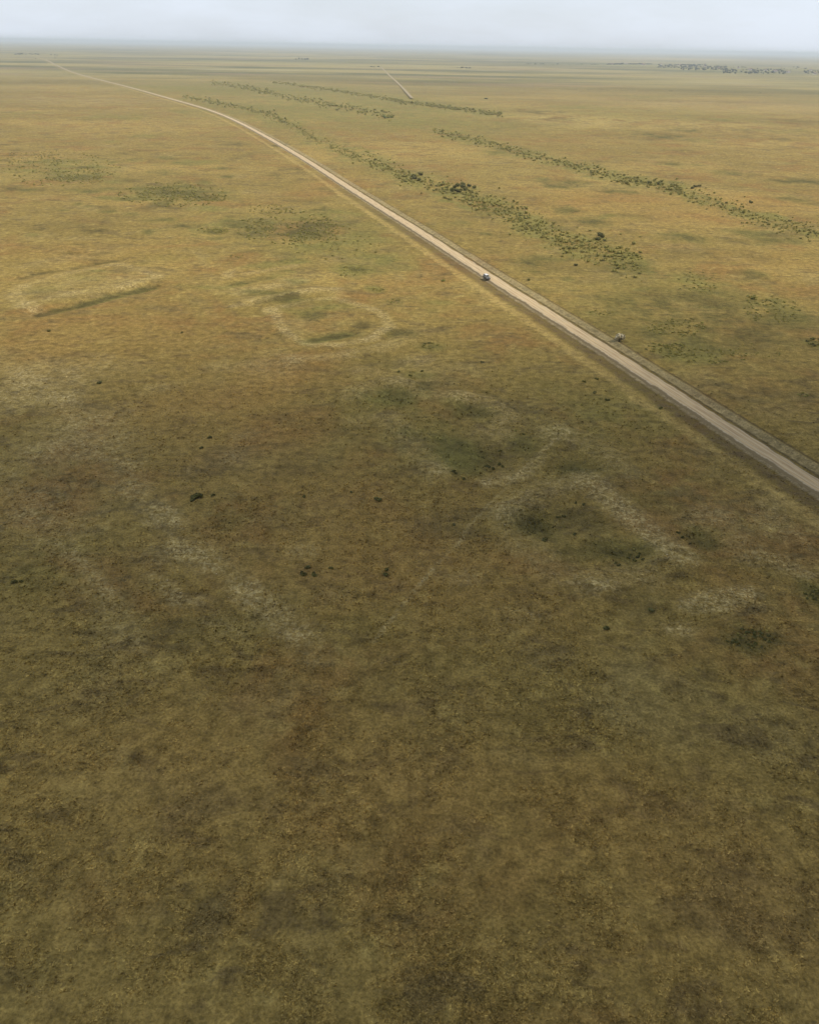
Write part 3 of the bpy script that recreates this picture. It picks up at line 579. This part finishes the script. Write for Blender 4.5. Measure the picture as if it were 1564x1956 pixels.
# two-part shrubs (foliage, stems) for those near enough
def make_shrub2(x, y, z, r, k, mk, label, group):
    e = bpy.data.objects.new('shrub', None); COL.objects.link(e); e.location = (x, y, z-.04); e.rotation_euler = (0, 0, U(0, 6.28)); e.scale = (r*U(.9,1.15), r*U(.9,1.15), r*U(.85,1.15))
    e.empty_display_size = .3
    f = link('foliage', pmesh(k, mk), parent=e); s_ = bpy.data.objects.new('stems', PROT[k][3]); COL.objects.link(s_); s_.parent = e
    tagged(e, label, 'shrub', group)
rest_v, rest_f, rest_l, off = [], [], [], 0
for i_, s in enumerate(SH):
    x, y = s[6]; z = allz[i_]; lab, grp = LAB[s[5]]
    if s[5] == 'belt_a':
        st = 'far narrow stretch' if s[1] < 300 else ('middle stretch' if s[1] < 385 else ('broad stretch above the car' if s[0] < 1090 else 'near wide end'))
        sz = 'larger' if s[2] > .85 else 'smaller'
        lab, grp = sz+' olive green shrub in the '+st+' of the roadside belt', sz+' shrubs of the '+st+' of the right-hand belt'
    elif s[5] == 'belt_d':
        st = 'near right end' if s[0] > 1290 else 'far left half'
        lab, grp = 'green shrub in the '+st+' of the long diagonal belt', 'shrubs in the '+st+' of the diagonal belt'
    if abs(polydist(np.array([x]), np.array([y]), ROAD)[0]) < 5: continue
    if i_ < NI: make_shrub(x, y, z, s[2], s[3], s[4], lab, grp, False)
    else:
        V_, F_, L_, _ = PROT[s[3]]; a = U(0, 6.28); ca, sa = math.cos(a), math.sin(a); r_ = s[2]
        q = np.column_stack([(V_[:,0]*ca-V_[:,1]*sa)*r_+x, (V_[:,0]*sa+V_[:,1]*ca)*r_+y, V_[:,2]*r_+z-.04])
        rest_v.append(q); rest_f.append(F_+off); rest_l.append(L_); off += len(q)
me = npmesh('distant_shrubs', np.vstack(rest_v), np.vstack(rest_f)); fattr(me, 'leaf', np.concatenate(rest_l))
o = link('distant_shrubs', me, m_leaf); tagged(o, 'many small distant shrubs scattered through the far belts and thickets', 'shrubs'); o['kind'] = 'stuff'
for q, l in enumerate(LONE):
    x, y = G(l[0], l[1]); make_shrub2(x, y, allz[len(SH)+q], l[2]*1.2, random.choice((0,1,3)), 'd' if l[3] == 'n' else l[3], l[4], 'lone bushes on the left plain' if l[0] < 900 else 'lone bushes on the right side')

# ------------------------------------------------------------------ grass tufts (uncountable)
N = 260000
# density falls with distance; spread over the sector in front of the viewer
Rr = 36*np.exp(rng.random(N)**1.0*math.log(520/36.)); Aa = np.radians(rng.uniform(-42, 42, N))
X = Rr*np.sin(Aa); Y = Rr*np.cos(Aa)
dens = .55*fbm(X, Y, 5, 3, 40)+.45*fbm(X, Y, 26, 3, 41); rd_ = polydist(X, Y, ROAD[::4], True)*SG
ok = (dens > .36+.34*rng.random(len(X))) & (rng.random(len(X)) > sstep(80, 290, Rr)) & (np.abs(rd_) > 3.8); X, Y, Rr, rd_ = X[ok], Y[ok], Rr[ok], rd_[ok]; n = len(X)
M = sample(X, Y); Z = relief(X, Y, M, rd_)
hgt = rng.uniform(.06,.20,n)*(1+M[0]*.8)*(.7+.5*(Rr/200).clip(0,1.2)); wid = rng.uniform(.05,.14,n)*(.7+.9*(Rr/200).clip(0,1.6))
V = []; 
for b in range(3):
    a = rng.uniform(0, 6.283, n); dx, dy = np.cos(a), np.sin(a); lx, ly = rng.normal(0,.2,n), rng.normal(0,.2,n)
    V.append(np.stack([np.stack([X-dx*wid, Y-dy*wid, Z-.03], 1), np.stack([X+dx*wid, Y+dy*wid, Z-.03], 1), np.stack([X+dx*wid*.5+lx, Y+dy*wid*.5+ly, Z+hgt], 1), np.stack([X-dx*wid*.7+lx, Y-dy*wid*.7+ly, Z+hgt*.85], 1)], 1))
V = np.stack(V, 1).reshape(-1, 3); me = npmesh('grass', V, np.arange(len(V)).reshape(-1,4))
rep = lambda a: np.repeat(a, 12)
put_masks(me, rep(X), rep(Y), [rep(a) for a in M], rep(rd_)); fattr(me, 'tint', rep(rng.choice([.85,.95,1.05,1.15,1.3], n, p=[.2,.25,.25,.2,.1])))
o = link('grass', me, m_tuft); tagged(o, 'dry short tufts of steppe grass covering the plain', 'grass'); o['kind'] = 'stuff'
# pale stones on the banks
m_stone, nt, bs = mat('pale_stone'); B = NB(nt); B.l.new(B.mix(B.noise(B.pos(), 1.3, 3), (.58,.46,.26), (.40,.31,.16)), bs.inputs['Base Color'])
N = 60000
Rr = 40*np.exp(rng.random(N)*math.log(260/40.)); Aa = np.radians(rng.uniform(-40, 40, N)); X = Rr*np.sin(Aa); Y = Rr*np.cos(Aa)
rd_ = polydist(X, Y, ROAD[::4], True)*SG; M = sample(X, Y); ok = (M[1] > .24+.42*rng.random(N)) & (fbm(X,Y,1.6,2,44) > .52) & (np.abs(rd_) > 4)
X, Y, rd_ = X[ok], Y[ok], rd_[ok]; M = [m_[ok] for m_ in M]; Z = relief(X, Y, M, rd_); n = len(X); print('stones', n)
s_ = rng.uniform(.05,.14,n)*(1+1.0*(rng.random(n) > .93))
octv = np.array([[1,0,0],[0,1,0],[-1,0,0],[0,-1,0],[0,0,.6],[.1,.1,-.5]]); octf = np.array([[0,1,4],[1,2,4],[2,3,4],[3,0,4],[1,0,5],[2,1,5],[3,2,5],[0,3,5]])
a = rng.uniform(0,6.28,n); V = octv[None]*rng.uniform(.6,1.3,(n,6,1))*s_[:,None,None]
V = np.stack([V[...,0]*np.cos(a)[:,None]-V[...,1]*np.sin(a)[:,None]+X[:,None], V[...,0]*np.sin(a)[:,None]+V[...,1]*np.cos(a)[:,None]+Y[:,None], V[...,2]+Z[:,None]+.04], -1)
me = npmesh('stones', V.reshape(-1,3), (octf[None]+np.arange(n)[:,None,None]*6).reshape(-1,3))
o = link('stones', me, m_stone); tagged(o, 'small pale stones strewn over the banks and pale bare ground', 'stones'); o['kind'] = 'stuff'
# pale dry bush by the road
m_pale = leafmat('dry_pale_leaves', (.38,.32,.19), (.60,.53,.35), (.52,.45,.28))
MATS['p'] = m_pale
x_, y_ = G(1182, 651); z_ = float(zat(x_, y_)[0])
e = bpy.data.objects.new('dry_bush', None); COL.objects.link(e); e.location = (x_, y_, z_-.05); e.scale = (2.0, 2.3, 2.1)
f = link('foliage', pmesh(5, 'p'), parent=e); st_ = bpy.data.objects.new('stems', PROT[5][3]); COL.objects.link(st_); st_.parent = e
tagged(e, 'big pale straw-coloured dry bush standing right beside the road, nearer than the car', 'bush')

# ------------------------------------------------------------------ the car
def paint(name, colr, rough=.35, metal=0., spec=.5):
    m, nt, bs = mat(name); B = NB(nt); d = B.rng(B.noise(B.pos(), 1.7, 4), .4, .75, 0, .35)
    B.l.new(B.mix(d, colr, (.40,.33,.22)), bs.inputs['Base Color']); bs.inputs['Roughness'].default_value = rough; bs.inputs['Metallic'].default_value = metal; bs.inputs['Specular IOR Level'].default_value = spec
    return m
m_white = paint('white_paint', (.80,.80,.78)); m_body = paint('dark_grey_paint', (.06,.065,.07)); m_glass = paint('dark_glass', (.015,.018,.02), .08); m_tyre = paint('rubber', (.02,.02,.02), .9); m_rim = paint('wheel_metal', (.45,.45,.46), .3, .8)
m_blk = paint('black_plastic', (.03,.03,.03), .6); m_red = paint('tail_lamp', (.35,.02,.015), .2); m_lamp = paint('head_lamp', (.75,.76,.78), .1)
def bmobj(name, bm, m, parent, bevel=0):
    if bevel: bmesh.ops.bevel(bm, geom=[e for e in bm.edges], offset=bevel, segments=2, profile=.6, affect='EDGES', clamp_overlap=True)
    me = bpy.data.meshes.new(name); bm.to_mesh(me); bm.free()
    return link(name, me, m, parent)
def boxbm(cx, cy, cz, sx, sy, sz, bm=None):
    bm = bm or bmesh.new(); bmesh.ops.create_cube(bm, size=1, matrix=Matrix.Translation((cx,cy,cz)) @ Matrix.Diagonal((sx,sy,sz,1))); return bm
def prism(profile, y0, y1, inset=0.0, ztop=None):
    """profile in x,z extruded over y; vertices above ztop pulled in by inset"""
    bm = bmesh.new(); A = []; Bv = []
    for (x, z) in profile:
        k = inset*max(0, (z-(ztop or 0)))/ .6 if ztop is not None and z > ztop else 0
        A.append(bm.verts.new((x, y0+k, z))); Bv.append(bm.verts.new((x, y1-k, z)))
    n = len(profile)
    bm.faces.new(A[::-1]); bm.faces.new(Bv)
    for i in range(n): bm.faces.new((A[i], A[(i+1)%n], Bv[(i+1)%n], Bv[i]))
    bmesh.ops.recalc_face_normals(bm, faces=bm.faces); return bm
def quadbm(pts, th=.012):
    bm = bmesh.new(); f = bm.faces.new([bm.verts.new(p) for p in pts]); f.normal_update(); nrm = f.normal.copy()
    r = bmesh.ops.extrude_face_region(bm, geom=[f]); bmesh.ops.translate(bm, verts=[g for g in r['geom'] if isinstance(g, bmesh.types.BMVert)], vec=nrm*th)
    bmesh.ops.recalc_face_normals(bm, faces=bm.faces); return bm
car = bpy.data.objects.new('car', None); COL.objects.link(car)
# body: +x is the front
body = prism([(-2.30,.42),(-2.36,.62),(-2.32,1.02),(1.02,1.06),(2.02,.98),(2.28,.86),(2.34,.55),(2.28,.38),(1.86,.34),(1.80,.62),(1.62,.78),(1.30,.78),(1.12,.62),(1.06,.34),(-1.04,.34),(-1.10,.62),(-1.28,.78),(-1.60,.78),(-1.78,.62),(-1.84,.36)], -.92, .92)
bmobj('body', body, m_body, car, .03)
cab = prism([(-2.28,1.02),(-2.16,1.70),(-1.95,1.80),(.20,1.82),(.42,1.76),(1.10,1.04)], -.88, .88, .16, 1.02)
bmobj('cabin', cab, m_white, car, .02)
def inset_y(z): return .88-.16*(z-1.02)/.6
zt = 1.70; zb = 1.12
quads = []
bmobj('windscreen', quadbm([(1.045,-.80,1.10),(1.045,.80,1.10),(.46,.68,1.715),(.46,-.68,1.715)]), m_glass, car)
bmobj('rear_window', quadbm([(-2.268,.78,1.14),(-2.268,-.78,1.14),(-2.188,-.70,1.62),(-2.188,.70,1.62)]), m_glass, car)
for sgn in (-1, 1):
    for (xa, xb, xc, xd) in ((.92,.10,.10,.42),(.02,-.92,-.92,.02),(-1.00,-2.12,-2.06,-1.00)):
        yb, yt = (inset_y(1.13)+.004)*sgn, (inset_y(1.66)+.004)*sgn; p = [(xa,yb,1.13),(xb,yb,1.13),(xc,yt,1.66),(xd,yt,1.66)]
        if sgn < 0: p = p[::-1]
        bmobj('side_window', quadbm(p), m_glass, car)
    bmobj('headlight', boxbm(2.28, .68*sgn, .80, .08, .34, .15), m_lamp, car, .015)
    bmobj('tail_light', boxbm(-2.345, .80*sgn, .92, .06, .14, .34), m_red, car, .01)
    bmobj('mirror', boxbm(.80, 1.0*sgn, 1.16, .12, .2, .15), m_blk, car, .02)
    bmobj('roof_rail', boxbm(-.85, .62*sgn, 1.865, 1.9, .045, .05), m_blk, car, .01)
    bmobj('sill', boxbm(0, .93*sgn, .40, 2.1, .06, .12), m_blk, car, .01)
    for x in (.35, -.62):
        d = bmobj('door', boxbm(x-.05, .915*sgn, .76, .86, .022, .50), m_body, car, .008)
        bmobj('handle', boxbm(x-.34, .935*sgn, .93, .16, .03, .04), m_blk, d)
bmobj('front_bumper', boxbm(2.33, 0, .50, .14, 1.78, .24), m_blk, car, .03); bmobj('rear_bumper', boxbm(-2.36, 0, .50, .14, 1.78, .24), m_blk, car, .03)
bmobj('grille', boxbm(2.31, 0, .78, .05, .95, .16), m_blk, car, .01); bmobj('number_plate', boxbm(2.41, 0, .50, .02, .5, .11), m_lamp, car)
for x in (1.46, -1.44):
    for sgn in (-1, 1):
        bm = bmesh.new(); bmesh.ops.create_cone(bm, segments=28, radius1=.37, radius2=.37, depth=.25, cap_ends=True, matrix=Matrix.Translation((x, .82*sgn, .37)) @ Matrix.Rotation(math.pi/2, 4, 'X'))
        t = bmobj('wheel', bm, m_tyre, car, .03)
        bm = bmesh.new(); bmesh.ops.create_cone(bm, segments=20, radius1=.22, radius2=.19, depth=.03, cap_ends=True, matrix=Matrix.Translation((x, .955*sgn, .37)) @ Matrix.Rotation(math.pi/2*(-sgn if sgn > 0 else 1), 4, 'X'))
        bmobj('rim', bm, m_rim, t)
tagged(car, 'small dark off-road car with a white roof driving along the pale dirt road', 'car')
cp = G(929, 533.5); i_ = int(np.argmin(np.hypot(*(ROAD-cp).T))); dv = ROAD[i_+3]-ROAD[i_-3]; dv /= np.hypot(*dv)
if dv[1] > 0: dv = -dv         # driving towards the viewer
car.location = (cp[0], cp[1], .365); car.rotation_euler = (0, 0, math.atan2(dv[1], dv[0]))

# ------------------------------------------------------------------ far woods and village near the horizon
m_far, nt, bs = mat('far_tree_leaves'); B = NB(nt); B.l.new(B.mix(B.noise(B.pos(), .05, 3), (.022,.034,.014), (.06,.075,.03)), bs.inputs['Base Color'])
vv, ff, ll, off = [], [], [], 0
def wood(u0, u1, v0, v1, n, rmin, rmax):
    global off
    for _ in range(n):
        u = U(u0, u1); v = U(v0, v1); x, y = G(u, v); k = random.choice((4,5,1)); V_, F_, L_, _ = PROT[k]; r_ = U(rmin, rmax)*(.72 if u > 1000 else .85); a = U(0,6.28)
        q = np.column_stack([(V_[:,0]*math.cos(a)-V_[:,1]*math.sin(a))*r_+x, (V_[:,0]*math.sin(a)+V_[:,1]*math.cos(a))*r_+y, V_[:,2]*r_-1.5])
        vv.append(q); ff.append(F_+off); off += len(q)
WOODS = [(28,78,102.6,104,34,5,8),(95,110,104.5,105.5,4,5,7),(60,110,106,112,5,3,5),
 (1160,1190,121,123,30,6,10),(1200,1245,121,122.5,50,6,9),(1255,1330,123,129,90,6,10),(1300,1390,126,133,120,6,9),(1380,1500,132,140,110,6,9),(1290,1350,122,126,40,6,9),(1395,1425,127.5,128.5,12,5,8),
 (1425,1450,131,134,8,5,8),(1515,1530,127,128.5,8,5,8),(1535,1564,134,139,20,5,9),(1480,1520,133,134,10,4,6),(870,902,129,130,12,4,7),(705,725,127,128,6,4,6),(566,590,112,113,10,6,9),
 (1000,1070,121.5,122.5,16,5,8),(1490,1540,130,131,8,5,8),(1040,1160,122,124,20,4,7),(1275,1320,173,173.6,9,1.6,3),(1275,1290,193,194,4,1.4,2.4),(1060,1066,157,157.5,3,2,3),(925,930,187,188,4,1.5,2.5),(1450,1456,176,177,3,2,3),(1178,1184,157,158,3,2,3)]
for w in WOODS: wood(*w)
me = npmesh('far_woods', np.vstack(vv), np.vstack(ff)); o = link('far_woods', me, m_far); tagged(o, 'bluish distant woods and tree lines close to the horizon', 'woods'); o['kind'] = 'stuff'
m_wall, nt, bs = mat('house_plaster'); bs.inputs['Base Color'].default_value = (.62,.58,.52,1)
m_roof, nt, bs = mat('house_roof'); bs.inputs['Base Color'].default_value = (.20,.12,.10,1)
m_win, nt, bs = mat('window_glass'); bs.inputs['Base Color'].default_value = (.03,.035,.04,1)
def house_parts():
    w = boxbm(0, 0, 2.2, 14, 9, 4.4); me_w = bpy.data.meshes.new('wall'); w.to_mesh(me_w); w.free(); me_w.materials.append(m_wall)
    bm = bmesh.new(); P = [(-7.6,-5.1,4.38),(7.6,-5.1,4.38),(7.6,5.1,4.38),(-7.6,5.1,4.38),(-6.9,0,7.4),(6.9,0,7.4)]; q = [bm.verts.new(p) for p in P]
    for f in ((0,1,5,4),(2,3,4,5),(0,4,3),(1,2,5),(3,2,1,0)): bm.faces.new([q[i] for i in f])
    me_r = bpy.data.meshes.new('roof'); bm.to_mesh(me_r); bm.free(); me_r.materials.append(m_roof)
    bm = bmesh.new()
    mes = []
    for x in (-4.2, 0, 4.2):
        b = boxbm(x, -4.52, 2.3, 1.5, .08, 1.6); m_ = bpy.data.meshes.new('window'); b.to_mesh(m_); b.free(); m_.materials.append(m_win); mes.append(m_)
    bm.free(); return me_w, me_r, mes
mw, mr, mws = house_parts()
for (u, v) in [(1168,122.8),(1196,121.6),(1228,124),(1262,122.6),(1298,124.5),(1345,127.6),(1372,131),(1410,130.4),(1432,133.5),(1462,134),(1480,136.6),(1505,138),(1548,133.8),(1556,141)]:
    x, y = G(u, v); e = bpy.data.objects.new('house', None); COL.objects.link(e); e.location = (x, y, -.5); e.rotation_euler = (0, 0, U(-.6,.6)); s_ = U(1.0,1.5); e.scale = (s_, s_, s_)
    for nm, m_ in [('wall', mw), ('roof', mr)] + [('window', q) for q in mws]:
        c_ = bpy.data.objects.new(nm, m_); COL.objects.link(c_); c_.parent = e
    tagged(e, 'tiny pale house of the village among trees on the far right horizon', 'house', 'houses of the far village')

# ------------------------------------------------------------------ broad out-of-frame cloud, added to darken the nearer plain
def added_shade_cloud(cx, cy, alt, rx, ry, rot, thick):
    n, m = 96, 26; V = []; Fc = []
    th = np.linspace(0, 2*math.pi, n, endpoint=False); t = np.linspace(0, 1, m)
    for side in (1, -1):
        for tt in t:
            q = 1 + .10*np.sin(3*th+1.3) + .07*np.sin(5*th+.4) + .05*np.sin(11*th+2) + .03*np.sin(19*th)
            x = rx*tt*q*np.cos(th); y = ry*tt*q*np.sin(th)
            z = thick*max(0, 1-tt**2.6)**.5*((.9 if side > 0 else .35) + .9*(fbm(x, y, 190, 4, 50 if side > 0 else 51)-.35))
            V.append(np.stack([x, y, side*np.maximum(z, .5*(tt < 1))], 1))
    V = np.vstack(V)
    for s in range(2):
        for i in range(m-1):
            for j in range(n):
                a = (s*m+i)*n+j; b = (s*m+i)*n+(j+1) % n; f = (a, a+n, b+n, b); Fc.append(f if s == 0 else f[::-1])
    me = npmesh('added_shade_cloud', V, np.array(Fc)); bm = bmesh.new(); bm.from_mesh(me); bmesh.ops.remove_doubles(bm, verts=bm.verts, dist=.01); bm.to_mesh(me); bm.free()
    me.polygons.foreach_set('use_smooth', np.ones(len(me.polygons), bool))
    mc, nt, bs = mat('shade_cloud_surface'); bs.inputs['Base Color'].default_value = (.9,.9,.9,1); bs.inputs['Roughness'].default_value = 1
    o = link('added_shade_cloud', me, mc); o.location = (cx, cy, alt); o.rotation_euler = (0, 0, rot); o['kind'] = 'structure'; return o
ALT = 800.
off_s = Vector((SUN_DIR.x, SUN_DIR.y))/SUN_DIR.z*ALT
gx, gy = 1245, -1665      # middle of the shaded ground
added_shade_cloud(gx+off_s.x, gy+off_s.y, ALT, 2900, 2200, R(32), 150)

# ------------------------------------------------------------------ haze
bm = bmesh.new(); SZ = 300000
bmesh.ops.create_cube(bm, size=1, matrix=Matrix.Translation((0, 0, 50)) @ Matrix.Diagonal((SZ, SZ, 130, 1)))
me = bpy.data.meshes.new('haze'); bm.to_mesh(me); bm.free()
mh = bpy.data.materials.new('haze_air'); mh.use_nodes = True; nt = mh.node_tree; nt.nodes.clear()
o_ = nt.nodes.new('ShaderNodeOutputMaterial'); pv = nt.nodes.new('ShaderNodeVolumePrincipled'); nt.links.new(pv.outputs[0], o_.inputs['Volume'])
pv.inputs['Color'].default_value = (.70,.78,.87,1); pv.inputs['Density'].default_value = .000075; pv.inputs['Anisotropy'].default_value = .1
hz = link('haze', me, mh); hz['kind'] = 'stuff'; hz['label'] = 'pale bluish haze over the far plain'; hz['category'] = 'haze'
